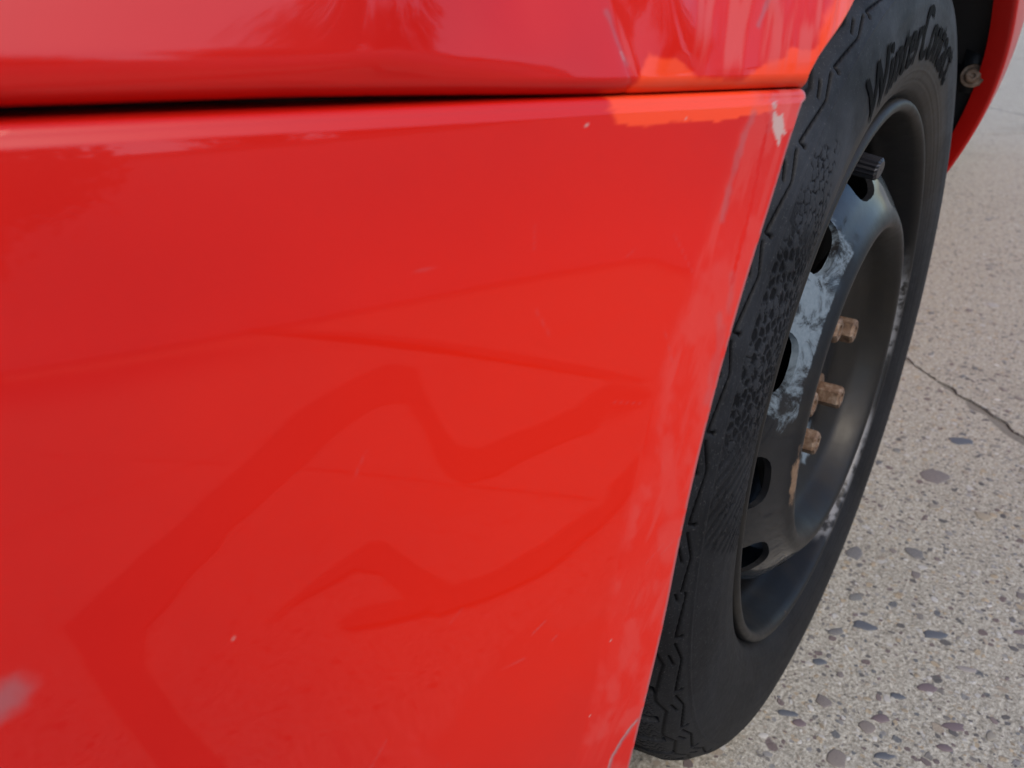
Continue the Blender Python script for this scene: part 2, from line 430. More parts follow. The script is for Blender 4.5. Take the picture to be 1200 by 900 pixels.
# rolled top edge: rows above the face
ra = .0030; TOP = []
base_top = BP[:, 0]; n0_ = nrm[:, 0]
rows = []
for al in np.radians([0, 18, 36, 54, 72, 90]):
    q = base_top - n0_ * (ra * (1 - math.cos(al))) ; q = q.copy(); q[:, 2] = base_top[:, 2] - ra + ra * math.sin(al); rows.append(q)
q = base_top - n0_ * .03; q = q.copy(); rows.append(q)
keep = z_rows > ra * 1.05
BPf = np.concatenate([np.stack(rows[::-1], 1), BP[:, keep]], 1)
# rolled wheel arch edge: columns before the face
e0 = BPf[0]; tang = np.stack([-e0[:, 0], 0 * e0[:, 0], -e0[:, 2]], -1); tang /= np.linalg.norm(tang, axis=1)[:, None]
cols = []
for al in np.radians([0, 22, 45, 67, 90]):
    rr = .0022; cols.append(e0 + tang * rr * math.sin(al) + np.array([0, -1, 0]) * rr * (1 - math.cos(al)))
cols.append(cols[-1] + np.array([0, -.016, 0]))
BPf = np.concatenate([np.stack(cols[::-1], 0)[:-1], BPf], 0)
sA = np.concatenate([np.full(len(cols) - 1, 0.0), s_in])[:, None] + 0 * BPf[..., 0]
Xb, Zb = BPf[..., 0], BPf[..., 2]

def blob(x, z, cx, cz, rx, rz, rag=.5, k=0, f=220):
    d = np.hypot((x - cx) / rx, (z - cz) / rz) + rag * (fbm(x * f, z * f, k) - .5)
    return sstep(1.08, .92, d)
def stroke(x, z, a, b, w, k=0, rag=.8, f=250, soft=.5):
    a, b = np.array(a), np.array(b); ab = b - a; t = np.clip(((x - a[0]) * ab[0] + (z - a[1]) * ab[1]) / (ab @ ab), 0, 1)
    d = np.hypot(x - a[0] - t * ab[0], z - a[1] - t * ab[1]) / w + rag * (fbm(x * f, z * f, k) - .5)
    return sstep(1 + soft, 1 - soft, d)
def bumper_wear(x, z, s):
    f1 = fbm(x * 300, z * 300, 1); f2 = fbm(x * 120, z * 120, 2)
    top = z_seam(s_of_x(np.clip(x - X0, 0, None)))
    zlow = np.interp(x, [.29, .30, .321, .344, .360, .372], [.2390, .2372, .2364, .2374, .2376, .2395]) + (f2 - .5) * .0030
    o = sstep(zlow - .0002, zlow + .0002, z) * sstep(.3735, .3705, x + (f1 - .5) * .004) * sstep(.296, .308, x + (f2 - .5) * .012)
    lipb = sstep(.031, .024, s + (f2 - .5) * .006)
    along = fbm(x * 260 + z * 140, (z - x * .8) * 30, 5)                                     # streaks running with the edge
    sc = .34 * lipb * sstep(.40, .75, along) * sstep(-.05, .05, z) + .55 * blob(x, z, .2925, .2375, .013, .007, .9, 9, 160)
    g1 = [(.3125, .2376), (.3189, .2290), (.3248, .2183), (.3310, .2047)]
    gr = 0 * x
    for a_, b_ in zip(g1[:-1], g1[1:]): gr = np.maximum(gr, .26 * stroke(x, z, a_, b_, .0011, 3, 2.2, 320, .9))
    for a_, b_, w_ in (((.3012, .2405), (.3065, .2310), .0010), ((.3361, .1669), (.3451, .1412), .0016), ((.3365, .172), (.3402, .150), .0012), ((.3290, .1850), (.3325, .172), .0012)):
        gr = np.maximum(gr, .17 * stroke(x, z, a_, b_, w_, 6, 1.8, 300, .9))
    sc = np.maximum(sc, .22 * lipb * sstep(.44, .66, fbm(x * 110, z * 70, 41)) + .10 * lipb)
    cr_ = [(.3062, .2330), (.3093, .2266), (.3128, .2185), (.3160, .2100), (.3205, .2010), (.3245, .1934), (.3299, .1823)]
    ck = 0 * x
    for a_, b_ in zip(cr_[:-1], cr_[1:]): ck = np.maximum(ck, stroke(x, z, a_, b_, .0006, 4, 2.2, 420, .6))
    wsc = [(.3950, -.0085), (.3933, -.0023), (.3887, .0046), (.3845, .0090), (.3815, .0110)]
    for a_, b_ in zip(wsc[:-1], wsc[1:]): gr = np.maximum(gr, .55 * stroke(x, z, a_, b_, .0008, 7, 1.6, 500, .8))
    for a_, b_ in (((.4228, .0759), (.4172, .0788)), ((.4157, .0688), (.4128, .0703))): gr = np.maximum(gr, .30 * stroke(x, z, a_, b_, .00022, 7, .6, 500, .8))
    gr = np.maximum(gr, .48 * sstep(1.3, .3, np.hypot((x - .5572) / .0065 + (z - .128) / .012, (z - .1280) / .0060) + .5 * (fbm(x * 350, z * 350, 14) - .5)))
    ch = blob(x, z, .3008, .2322, .0031, .0048, 1.15, 2, 420) * (1 - .9 * blob(x, z, .2978, .2318, .0007, .0020, .3, 3, 300))
    ch = np.maximum(ch, stroke(x, z, (.3008, .2285), (.3018, .2262), .0005, 8, .8, 500))
    ch = np.maximum(ch, .8 * blob(x, z, .3020, .2392, .0010, .0012, 1, 5, 600))
    for a_, b_ in zip(wsc[:-1], wsc[1:]): ch = np.maximum(ch, .6 * stroke(x, z, (a_[0] + .0004, a_[1]), (b_[0] + .0004, b_[1]), .00035, 9, 1.8, 700, .7))
    for cx, cz, rr_ in ((.3820, .2401, .00045), (.5085, .1210, .00042), (.3432, .2384, .0005), (.4012, .0250, .0004), (.3905, .0560, .0005), (.4590, .1690, .0002), (.3300, .1500, .0004), (.3440, .1010, .0004)):
        ch = np.maximum(ch, .8 * blob(x, z, cx, cz, rr_, rr_, .4, 5, 900))
    edge_w = sstep(.0012, .0004, s) * .55 * sstep(.3, .6, fbm(x * 0 + z * 220, z * 60, 15) + .1)
    gr = np.maximum(gr, edge_w)
    du = np.clip(.38 * lipb * sstep(.25, .7, along + .1) + .25 * blob(x, z, .41, .03, .05, .05, .9, 21, 40), 0, 1)
    rg = np.random.default_rng(5)
    for k in range(6):
        cx, cz, rr_ = rg.uniform(.30, .53), rg.uniform(.0, .235), rg.uniform(.00010, .00020)
        ch = np.maximum(ch, .6 * blob(x, z, cx, cz, rr_, rr_, .4, k, 900))
    for k in range(16):
        cx, cz, a_, l_ = rg.uniform(.33, .52), rg.uniform(.02, .22), rg.uniform(0, 3.14), rg.uniform(.004, .016)
        gr = np.maximum(gr, .16 * stroke(x, z, (cx, cz), (cx + l_ * math.cos(a_), cz + l_ * math.sin(a_)), .00016, k, .9, 500, .8))
    rs = sstep(.17, .02, np.hypot((x - .385) / 1.0, (z - .125) / 1.1) + .05 * (fbm(x * 16, z * 16, 61) - .5))  # painted light falloff: warmer near the arch, darker forward
    return dict(warm_falloff=rs, orange=o, scuff=np.clip(sc - ck, 0, 1), chip=np.clip(ch, 0, 1), grey=np.clip(gr, 0, 1), dull=du)
#WEAR_BUMPER
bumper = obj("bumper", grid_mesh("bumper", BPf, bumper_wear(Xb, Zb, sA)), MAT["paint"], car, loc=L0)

# wing (fender): one sheet round the top of the wheel arch
def Yf(x, z):
    d = x - (X0 - .72 * (np.maximum(z, Z0) - Z0))
    s = np.interp(d, _X, _s)
    yfront = Y0 + np.where(d >= 0, np.interp(d, _X[:np.searchsorted(_s, .8)], _Y[:np.searchsorted(_s, .8)]), .008 * (1 - np.exp(np.minimum(d, 0) * .36 / .008)))
    y = yfront + .02 * np.minimum(0, x + .10) - 1.43 * np.clip(.25 - z, 0, None) ** 2 * sstep(-.05, -.15, x) - .25 * np.clip(-.29 - x, 0, .26) ** 2 - .13 * np.clip(-.55 - x, 0, .4)
    return y
#DENT
def dent(x, z):
    hz = np.clip(z - .2475, 0, None); front = sstep(.20, .26, x) * sstep(.40, .30, z)
    tilt = .10 * np.exp(-((x - .438) / .022) ** 2) - .11 * sstep(.412, .392, x) + .20 * np.exp(-((x - .346) / .013) ** 2) - .03 * np.exp(-((x - .322) / .010) ** 2) + .08 * np.exp(-((x - .300) / .010) ** 2)
    d = hz * tilt * front
    d = d - .0019 * np.exp(-np.abs(x - .3615 - .10 * (z - .2475)) / .0028) * sstep(.284, .250, z)       # sharp knock at the joint
    d = d + .0005 * np.sin((x - .40) * 110 + z * 60) * sstep(.47, .42, x) * sstep(.246, .262, z) * front
    return d
TH0 = math.atan2(Z0, X0)
def polypath(pts, t):
    pts = np.array(pts, float); L = np.concatenate([[0], np.cumsum(np.hypot(*np.diff(pts, axis=0).T))]); L /= L[-1]
    return np.stack([np.interp(t, L, pts[:, 0]), np.interp(t, L, pts[:, 1])], -1)
# front half: rows follow the arch edge upwards, far ends follow the joint at the nose and the bonnet line
vF = np.concatenate([np.linspace(0, .30, 300), np.linspace(.31, 1, 60)])
uF = np.concatenate([np.linspace(0, .62, 460), np.linspace(.63, 1, 40)])
thF = TH0 + (np.pi / 2 - TH0) * vF
rF = .374 - .008 * sstep(0, .14, vF) + .004 * sstep(.3, .8, vF)
E = np.stack([rF * np.cos(thF), rF * np.sin(thF)], -1)
LX = .50
far = polypath([(X0 + LX, 0), (X0 + LX, .30), (X0 - .28, .30)], vF)
ug, vg = np.meshgrid(uF, vF, indexing='ij')
fx = E[None, :, 0] * (1 - ug) + far[None, :, 0] * ug
# joint line on the first row, straight blend above it
s_row = s_of_x(np.clip(fx - X0, 0, None)); zb = z_seam(s_row) + gap(s_row)
zlin = E[None, :, 1] * (1 - ug) + (Z0 + far[None, :, 1]) * ug
z_first = zb[:, :1] + 0 * fx
wz = np.clip(vg / .30, 0, 1)
f_lin0 = (E[0, 1] * (1 - uF) + (Z0 + far[0, 1]) * uF)[:, None]
fz = zlin + (zb[:, :1] - f_lin0) * (1 - sstep(0, 1, wz))
fy = Yf(fx, fz) + dent(fx, fz)
FP = np.stack([fx, fy, fz], -1)
# rolled lower edge along the joint
b0 = FP[:, 0]; nn = np.stack([np.sin(np.interp(s_of_x(np.clip(b0[:, 0] - X0, 0, None)), _s, _phi)), np.cos(np.interp(s_of_x(np.clip(b0[:, 0] - X0, 0, None)), _s, _phi)), 0 * uF], -1)
rf = .0050; rows = []
for al in np.radians([15, 30, 45, 60, 75, 90]):
    q = b0 - nn * rf * (1 - math.cos(al)); q[:, 2] = b0[:, 2] + rf * (1 - math.sin(al)); rows.append(q)
q = b0 - nn * .03; rows.append(q)
hb = FP[:, :, 2] - b0[:, None, 2]
FP[:, :, 2] += rf * np.clip(1 - hb / .06, 0, 1)
under = .0013 * np.clip(1 - hb / .0068, 0, 1) ** 2 * sstep(.36, .42, FP[..., 0])        # the skin turns under before the joint
FP[:, :, :2] -= nn[:, None, :2] * under[..., None]
rows = [q - np.concatenate([nn[:, :2], 0 * nn[:, :1]], 1) * under[:, :1] for q in rows]
FPf = np.concatenate([np.stack(rows[::-1], 1), FP], 1)
nrow = len(rows)
e0 = FPf[0]; tang = np.stack([-e0[:, 0], 0 * e0[:, 0], -e0[:, 2]], -1); tang /= np.linalg.norm(tang, axis=1)[:, None]
def lip_cols(e0, tang, w=.016, rr=.0025):
    cols = []
    for al in np.radians([22, 45, 67, 90]): cols.append(e0 + tang * rr * math.sin(al) + np.array([0, -1, 0]) * rr * (1 - math.cos(al)))
    cols.append(cols[-1] + np.array([0, -w, 0]) - tang * w * .15); return np.stack(cols[::-1], 0)
FPf = np.concatenate([lip_cols(e0, tang), FPf], 0)
def wing_wear(x, z):
    f1 = fbm(x * 300, z * 300, 31); f2 = fbm(x * 110, z * 110, 32); re = np.hypot(x, z)
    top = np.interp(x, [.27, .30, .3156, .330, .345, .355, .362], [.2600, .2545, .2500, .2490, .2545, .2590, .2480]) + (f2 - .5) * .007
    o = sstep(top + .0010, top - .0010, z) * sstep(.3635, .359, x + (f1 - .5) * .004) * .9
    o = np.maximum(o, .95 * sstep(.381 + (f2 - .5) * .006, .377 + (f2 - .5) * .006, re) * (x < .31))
    st = fbm((x + z * .55) * 190, (z - x * .3) * 24, 33)
    sc = .62 * sstep(.50, .66, st) * sstep(.345, .325, x) * sstep(.247, .256, z)
    gr = .40 * stroke(x, z, (.3054, .2647), (.2960, .2760), .0009, 34, 1.6, 300, .8)
    gr = np.maximum(gr, .28 * stroke(x, z, (.3655, .2700), (.3625, .2560), .0009, 35, 1.6, 300, .8))
    ch = .6 * stroke(x, z, (.3635, .2590), (.3630, .2570), .0004, 36, 1.2, 500)
    return dict(warm_falloff=.5 * sstep(.38, .34, x), orange=o, scuff=sc, chip=ch, grey=gr, dull=np.clip(.55 * sstep(.36, .33, x) * sstep(.3, .6, st), 0, 1))
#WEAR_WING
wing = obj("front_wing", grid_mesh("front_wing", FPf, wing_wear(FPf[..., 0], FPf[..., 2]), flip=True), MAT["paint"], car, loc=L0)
# rear half of the wing behind the wheel
vR = np.linspace(0, 1, 160); uR = np.concatenate([np.linspace(0, .4, 60), np.linspace(.42, 1, 30)])
thR = np.pi / 2 + R(95) * vR; rR = .370 + .014 * sstep(.4, .9, vR)
E = np.stack([rR * np.cos(thR), rR * np.sin(thR)], -1); far = polypath([(X0 - .28, Z0 + .30), (-.80, Z0 + .30), (-.80, -.14), (-.46, -.14)], vR)
ug, vg = np.meshgrid(uR, vR, indexing='ij')
fx = E[None, :, 0] * (1 - ug) + far[None, :, 0] * ug; fz = E[None, :, 1] * (1 - ug) + far[None, :, 1] * ug
RP = np.stack([fx, Yf(fx, fz), fz], -1)
e0 = RP[0]; tang = np.stack([-e0[:, 0], 0 * e0[:, 0], -e0[:, 2]], -1); tang /= np.linalg.norm(tang, axis=1)[:, None]
RP = np.concatenate([lip_cols(e0, tang, .015, .004), RP], 0)
obj("rear_wing_panel", grid_mesh("rear_wing_panel", RP, flip=True), MAT["paint_plain"], car, loc=L0)

# wheel arch liner
tl = np.linspace(R(-38), R(166), 120); yl = np.linspace(-.42, -.004, 12)
LP = np.stack([np.stack([(.392 + .006 * np.sin(tl * 40) * 0) * np.cos(tl), np.full_like(tl, y), .392 * np.sin(tl)], -1) for y in yl], 1)
LPb = np.concatenate([np.stack([.06 * np.cos(tl), np.full_like(tl, -.44), .06 * np.sin(tl)], -1)[:, None], LP], 1)
_re = np.where(tl > 1.8, .3825, .392)
LPb[:, -1, 0] = _re * np.cos(tl); LPb[:, -1, 2] = _re * np.sin(tl)
LPb[:, -1, 1] = np.where(tl > 1.8, np.minimum(.012, Yf(.37 * np.cos(tl), .37 * np.sin(tl)) - .009), -.004)
liner = obj("wheel_arch_liner", grid_mesh("wheel_arch_liner", LPb), MAT["plastic"], car, loc=L0)

# ------------------------------------------------------------------ wheel
steel_prof = [(.2080, -.0085), (.2088, -.0050), (.2078, -.0020), (.2055, -.0002), (.2030, .0004), (.2008, -.0010), (.1992, -.0045), (.1982, -.011), (.1965, -.020), (.1945, -.030), (.1915, -.038), (.1925, -.046), (.1895, -.054), (.180, -.064), (.172, -.074), (.168, -.082), (.167, -.105), (.172, -.118), (.188, -.130), (.190, -.165), (.205, -.172)]
def smooth_prof(pts, n):
    pts = np.array(pts, float); L = np.concatenate([[0], np.cumsum(np.hypot(*np.diff(pts, axis=0).T))])
    t = np.linspace(0, L[-1], n); q = np.stack([np.interp(t, L, pts[:, 0]), np.interp(t, L, pts[:, 1])], -1)
    for _ in range(3):
        q[1:-1] = .25 * q[:-2] + .5 * q[1:-1] + .25 * q[2:]
    return q
def steel_attrs(me):
    n = len(me.vertices); co = np.empty(n * 3, np.float32); me.vertices.foreach_get("co", co); co = co.reshape(-1, 3)
    th = np.degrees(np.arctan2(co[:, 2], co[:, 0])); r = np.hypot(co[:, 0], co[:, 2]); y = co[:, 1]
    thw = (th + 360) % 360
    lipm = sstep(.1965, .200, r) * sstep(-.012, -.004, y)
    dust = np.clip(lipm * (.35 + .55 * sstep(10, 70, th) * sstep(150, 110, th)), 0, 1)
    dust = np.maximum(dust, .62 * sstep(.128, .120, r) * sstep(.072, .090, r))
    dust = np.maximum(dust, .12 * sstep(.150, .145, r) * sstep(.0, .10, co[:, 2]))
    rust = np.maximum(.9 * np.exp(-((r - .1285) / .0065) ** 2) * sstep(-.02, 0, y) * (.08 + .92 * sstep(.07, .0, np.abs(co[:, 2] + .015)) * sstep(.02, .08, co[:, 0])), .5 * lipm * sstep(-10, -60, th))
    rust = np.maximum(rust, .42 * np.exp(-((r - .148) / .010) ** 2) * sstep(-.02, -.004, y))
    rust = np.maximum(rust, .45 * sstep(.185, .195, r) * sstep(-90, -130, th) * 1.0)
    scrape = np.exp(-((r - .197) / .004) ** 2) * np.maximum(sstep(168, 174, thw) * sstep(198, 190, thw), sstep(208, 215, thw) * sstep(254, 246, thw))
    scrape = np.maximum(scrape, .5 * np.exp(-((r - .197) / .0025) ** 2) * sstep(160, 170, thw) * sstep(190, 180, thw))
    for k, v in (("dust", dust), ("rust", rust), ("scrape", scrape), ("wall", sstep(.130, .138, r) * sstep(.176, .172, r)),
                 ("primer", np.clip(sstep(.1315, .137, r) * sstep(.176, .174, r) * sstep(1, 16, th) * sstep(72, 62, th) + 1.0 * sstep(1.25, .75, np.hypot((th + 113) / 17, (r - .083) / .020)), 0, 1)),
                 ("barrel_shade", .8 * sstep(.160, .164, r) * sstep(-.026, -.045, y) * sstep(-140, -60, -np.abs(th - 80)) )):
        at = me.attributes.new(k, 'FLOAT', 'POINT'); at.data.foreach_set("value", v.astype(np.float32))
    return me
wheel = obj("wheel", steel_attrs(lathe("wheel", smooth_prof(steel_prof, 110), 360)), MAT["steel"], car, loc=L0)
# pressed disc: closed ring section, vent holes cut through it
dp = smooth_prof([(.1725, -.060), (.1715, -.045), (.1695, -.032), (.1665, -.0235), (.160, -.0155), (.151, -.0085), (.143, -.0040), (.1360, .0008), (.1295, .0050), (.1255, .0066), (.1222, .0060), (.117, -.0025), (.111, -.017), (.098, -.026), (.088, -.030), (.060, -.031), (.044, -.0295), (.034, -.031), (.029, -.036)], 90)
back = dp[::-1] + np.array([0, -.0045]); ringp = np.concatenate([dp, back, dp[:1]], 0)[:-1]
def closed_lathe(name, prof, n):
    t = np.linspace(0, 2 * np.pi, n, endpoint=False); k = len(prof)
    P = np.stack([np.cos(t)[:, None] * prof[None, :, 0], np.broadcast_to(prof[None, :, 1], (n, k)), np.sin(t)[:, None] * prof[None, :, 0]], -1)
    a, b = np.meshgrid(np.arange(n), np.arange(k), indexing='ij'); a2 = (a + 1) % n; b2 = (b + 1) % k
    Q = np.stack([a * k + b, a2 * k + b, a2 * k + b2, a * k + b2], -1).reshape(-1, 4)
    return mesh_np(name, P.reshape(-1, 3), Q)
dm = closed_lathe("wheel_disc", ringp, 240)
cb = bmesh.new()
HOLE0 = 26
for k in range(12):
    th = R(HOLE0 + 30 * k); er = Vector((math.cos(th), 0, math.sin(th))); et = Vector((-math.sin(th), 0, math.cos(th)))
    top, bot = [], []
    for i in range(20):
        a = i * 2 * math.pi / 20; ca, sa = math.cos(a), math.sin(a); e = .62
        q = er * (.1600 + .0145 * math.copysign(abs(ca) ** e, ca)) + et * (.0215 * math.copysign(abs(sa) ** e, sa) * (1 + .12 * ca))
        top.append(cb.verts.new(q + Vector((0, .02, 0)))); bot.append(cb.verts.new(q + Vector((0, -.06, 0))))
    cb.faces.new(top); cb.faces.new(bot[::-1])
    for i in range(20): j = (i + 1) % 20; cb.faces.new((top[i], bot[i], bot[j], top[j]))
cme = bm_mesh("cutter", cb); co_ = bpy.data.objects.new("cutter", cme); COL.objects.link(co_)
do = bpy.data.objects.new("tmp", dm); COL.objects.link(do)
bmod = do.modifiers.new("b", 'BOOLEAN'); bmod.object = co_; bmod.operation = 'DIFFERENCE'; bmod.solver = 'EXACT'
dg = bpy.context.evaluated_depsgraph_get(); dm2 = bpy.data.meshes.new_from_object(do.evaluated_get(dg))
bpy.data.objects.remove(do); bpy.data.objects.remove(co_)
dm2.polygons.foreach_set("use_smooth", [True] * len(dm2.polygons))
bmx = bmesh.new(); bmx.from_mesh(dm2)
for e in bmx.edges:
    if len(e.link_faces) == 2 and e.calc_face_angle(0) > R(35): e.smooth = False
bmx.to_mesh(dm2); bmx.free()
dm2.name = "wheel_disc"
obj("wheel_disc", steel_attrs(dm2), MAT["steel"], wheel)
# hub behind the centre bore
obj("hub_cap", lathe("hub_cap", [(.0005, -.033), (.015, -.0335), (.022, -.035), (.026, -.038), (.0285, -.05)], 48), MAT["rust"], wheel)
# bolts: hexagon heads on five stations
def bolt_mesh():
    bm = bmesh.new(); rings = []
    for y, r, n in ((0, .0165, 6), (.003, .0165, 6), (.0035, .0098, 6), (.0205, .0098, 6), (.0225, .0085, 6), (.0225, .0045, 6), (.0195, .004, 6)):
        rings.append([bm.verts.new((r * math.cos(i * math.pi / 6), y, r * math.sin(i * math.pi / 6))) for i in range(12)] if r > .012 or r < .008 else
                     [bm.verts.new((r * (1 if i % 2 == 0 else .8660254) * math.cos(i * math.pi / 6), y, r * (1 if i % 2 == 0 else .8660254) * math.sin(i * math.pi / 6))) for i in range(12)])
    for a, b in zip(rings[:-1], rings[1:]):
        for i in range(12): j = (i + 1) % 12; bm.faces.new((a[i], a[j], b[j], b[i]))
    bm.faces.new(rings[-1])
    me = bm_mesh("wheel_bolt", bm); me.materials.append(MAT["rust"]); return me
BM = bolt_mesh()
for k in range(5):
    th = R(180 + 36 + 2 + 72 * k)
    o = bpy.data.objects.new("wheel_bolt", BM); COL.objects.link(o); o.parent = wheel
    o.location = (.050 * math.cos(th), -.0305, .050 * math.sin(th)); o.rotation_euler = (0, .3 + k, 0)
# valve with ribbed cap
bm = bmesh.new(); rings = []
for y, r in ((-.02, .0052), (.0, .0052), (.0, .0066), (.003, .0075), (.024, .0070), (.0255, .0055), (.0255, .0005)):
    rings.append([bm.verts.new(((r * (1.06 if (i % 2 == 0 and .006 < r) else 1 if r < .006 else .95)) * math.cos(i * math.pi / 16), y, (r * (1.06 if (i % 2 == 0 and .006 < r) else 1 if r < .006 else .95)) * math.sin(i * math.pi / 16))) for i in range(32)])
for a, b in zip(rings[:-1], rings[1:]):
    for i in range(32): j = (i + 1) % 32; bm.faces.new((a[i], a[j], b[j], b[i]))
valve = obj("valve_stem", bm_mesh("valve_stem", bm), MAT["cap"], wheel)
th = R(78); valve.location = (.178 * math.cos(th), -.022, .178 * math.sin(th)); valve.rotation_euler = (R(-8), 0, R(-6))

# tyre: finely divided ring so the moulded relief is real
RID = .2810
tp = [(.1985, -.014), (.204, -.0115), (.2085, -.0085), (.211, -.0055), (.214, -.002), (.220, .0015), (.230, .0045), (.242, .0062), (.254, .0064), (.266, .0052), (.278, .0025), (.2865, -.0005), (.2925, -.0050), (.2972, -.0105), (.3020, -.0160), (.3060, -.0240), (.3090, -.045), (.3100, -.085), (.3090, -.125), (.3060, -.150), (.298, -.163), (.280, -.172), (.25, -.177), (.21, -.17)]
NT = 2400
prof = np.concatenate([smooth_prof(tp[:4], 8), smooth_prof(tp[3:16], 150)[1:], smooth_prof(tp[15:20], 60)[1:], smooth_prof(tp[19:], 12)[1:]])
prof_fit = smooth_prof(tp[3:16], 400)
def y_side(r): return np.interp(r, prof_fit[:, 0], prof_fit[:, 1])
tg = np.gradient(prof, axis=0); tg /= np.linalg.norm(tg, axis=1)[:, None]; pn = np.stack([-tg[:, 1], tg[:, 0]], -1)
pn *= np.sign((pn * (prof - np.array([.25, -.085]))).sum(1))[:, None]
tt = np.linspace(0, 2 * np.pi, NT, endpoint=False); TT, RR = np.meshgrid(tt, prof[:, 0], indexing='ij'); YY = np.broadcast_to(prof[None, :, 1], TT.shape)
TD = np.degrees(TT); TDs = (TD + 180) % 360 - 180
side = (YY > -.013) & (RR > .212)
h = np.zeros_like(TT); clean = np.zeros_like(TT)
h += .0006 * np.exp(-((RR - RID) / .0009) ** 2) * side
for rr_, a_ in ((.2200, -.0003), (.2265, .0003)): h += a_ * np.exp(-((RR - rr_) / .0008) ** 2) * side
# stepped line round the shoulder: tick, straight run, slanting run back to the next tick
per = 9.6; fr = ((56.0 - TD) % per)                       # degrees below the tick
zr = np.where(fr < 1.0, .2899, np.where(fr < 3.9, .2899 - (fr - 1.0) / 2.9 * .0035, .2864 + (fr - 3.9) / 5.7 * .0036))
lw = np.exp(-((RR - zr) / .00060) ** 4) * (fr > .7)
fd = np.minimum(fr, per - fr)
tick = np.exp(-((fd - .0 + (RR - .2890) * 120 * .5) * .00505 / .0006) ** 4) * sstep(.2862, .2868, RR) * sstep(.2916, .2910, RR)
pitd = np.exp(-((RR - .2868) / .0009) ** 2 - (fd * .005 / .0009) ** 2)
l2 = np.exp(-((RR - (.2906 + (4.2 - fr) / 1.7 * .0022)) / .0006) ** 4) * sstep(2.3, 2.6, fr) * sstep(4.5, 4.2, fr)
zg2 = np.exp(-((RR - (zr + .0085)) / .0007) ** 4)
lines = np.clip(lw + tick + pitd + l2 + .7 * zg2, 0, 1) * (YY > -.022)
h -= .0012 * lines; clean = np.maximum(clean, lines)
# moulded cell pattern on one stretch of the sidewall
CP = .0060
Tw = np.where(TT > np.pi, TT - 2 * np.pi, TT)
pu = Tw * .256 / CP; pv = (RR - .230) / CP * 1.1547
def cells(pu, pv):
    best = np.full(pu.shape, 9.); sec = np.full(pu.shape, 9.); cid = np.zeros(pu.shape)
    rv = np.floor(pv)
    for dv in (-1, 0, 1, 2):
        r_ = rv + dv; off = .5 * (r_ % 2)
        ru = np.floor(pu - off)
        for du in (-1, 0, 1, 2):
            c_ = ru + du; jx = (_hash(c_, r_, 1) - .5) * .24; jy = (_hash(c_, r_, 2) - .5) * .24
            d = np.hypot((c_ + off + jx - pu), (r_ + jy - pv) * .866)
            nearer = d < best; sec = np.where(nearer, best, np.minimum(sec, d)); cid = np.where(nearer, _hash(c_, r_, 5), cid); best = np.minimum(best, d)
    return best, sec, cid
pm = side & (TDs > -8) & (TDs < 58) & (RR > .222) & (RR < .2800)
q1, q2 = pu[pm], pv[pm]
wq1 = q1 + .5 * (vnoise(q1 * 2.1, q2 * 2.1, 3) - .5); wq2 = q2 + .5 * (vnoise(q1 * 2.1, q2 * 2.1, 8) - .5)
b_, s_, cid = cells(wq1, wq2)
t_ = TDs[pm]; r_ = RR[pm]
edge = sstep(4.5 - (.281 - r_) * 135, 5.5 - (.281 - r_) * 135, t_) * sstep(.2240, .2270, r_) * sstep(.2795, .2785, r_)
edge = edge * sstep(54 - 260 * np.abs(r_ - .262), 50 - 260 * np.abs(r_ - .262), t_)
dd = s_ - b_
thin = sstep(.13, .06, dd) * sstep(.80, .62, vnoise(q1 * .9, q2 * .9, 21) + .014 * (t_ - 42))      # broken fine grooves, upper stretch
blot = sstep(.17, .26, dd) * (cid > .30)                                                      # sunk cells between raised Y ribs
ribs = sstep(-.15, .35, np.sin((q1 * 1.0 + q2 * .75) * 4.4 + 1.2 * vnoise(q1, q2, 4)))        # slanting ribs, lower stretch
up = sstep(36, 44, t_); lo = sstep(20, 11, t_)
dark = edge * np.clip(thin * up + .8 * blot * (1 - up) * (1 - lo) + .5 * ribs * lo + .8 * thin * (1 - up) * (cid < .30), 0, 1)
h[pm] -= .0007 * dark; clean[pm] = np.maximum(clean[pm], dark * (.95 - .25 * lo))
# tread: cross slots and ring grooves
trd = YY < -.012
slot = np.exp(-(((TD + 160 * (YY + .02)) % 6.6 - 3.3) / .62) ** 4) * sstep(.2955, .2995, RR) * (YY > -.165)
rg = sum(np.exp(-((YY - y0_) / .0042) ** 4) for y0_ in (-.050, -.085, -.120)) * (RR > .295)
sip = np.exp(-(((TD + 160 * (YY + .02) + 1.0 * np.sin(YY * 900)) % 1.65 - .82) / .10) ** 4) * sstep(.299, .301, RR)
h -= .0065 * np.maximum(slot, rg) * trd + .0015 * sip * trd; clean = np.maximum(clean, np.maximum(slot, rg) * .6 * trd)
dust_skylight = np.clip(.22 + .78 * sstep(-.02, .26, RR * np.sin(TT)), 0, 1) * (YY > -.03)  # dust, with skylight on the upper tyre painted into the colour
brown = sstep(.246, .226, RR + .012 * (fbm(TT * 9, RR * 60, 4) - .5)) * (.04 + .96 * sstep(25, 60, TDs) * sstep(175, 120, TDs)) * (YY > -.02) * .9
TPs = np.stack([np.cos(TT) * (RR + h * pn[None, :, 0]), YY + h * pn[None, :, 1], np.sin(TT) * (RR + h * pn[None, :, 0])], -1)
flat = -.2995; low = TPs[..., 2] < flat
TPs[..., 2] = np.where(low, flat + (TPs[..., 2] - flat) * .05, TPs[..., 2])
tyre = obj("tyre", grid_mesh("tyre", TPs, dict(clean=clean, dust=dust_skylight, brown=brown), wrap_u=True), MAT["tyre"], wheel)

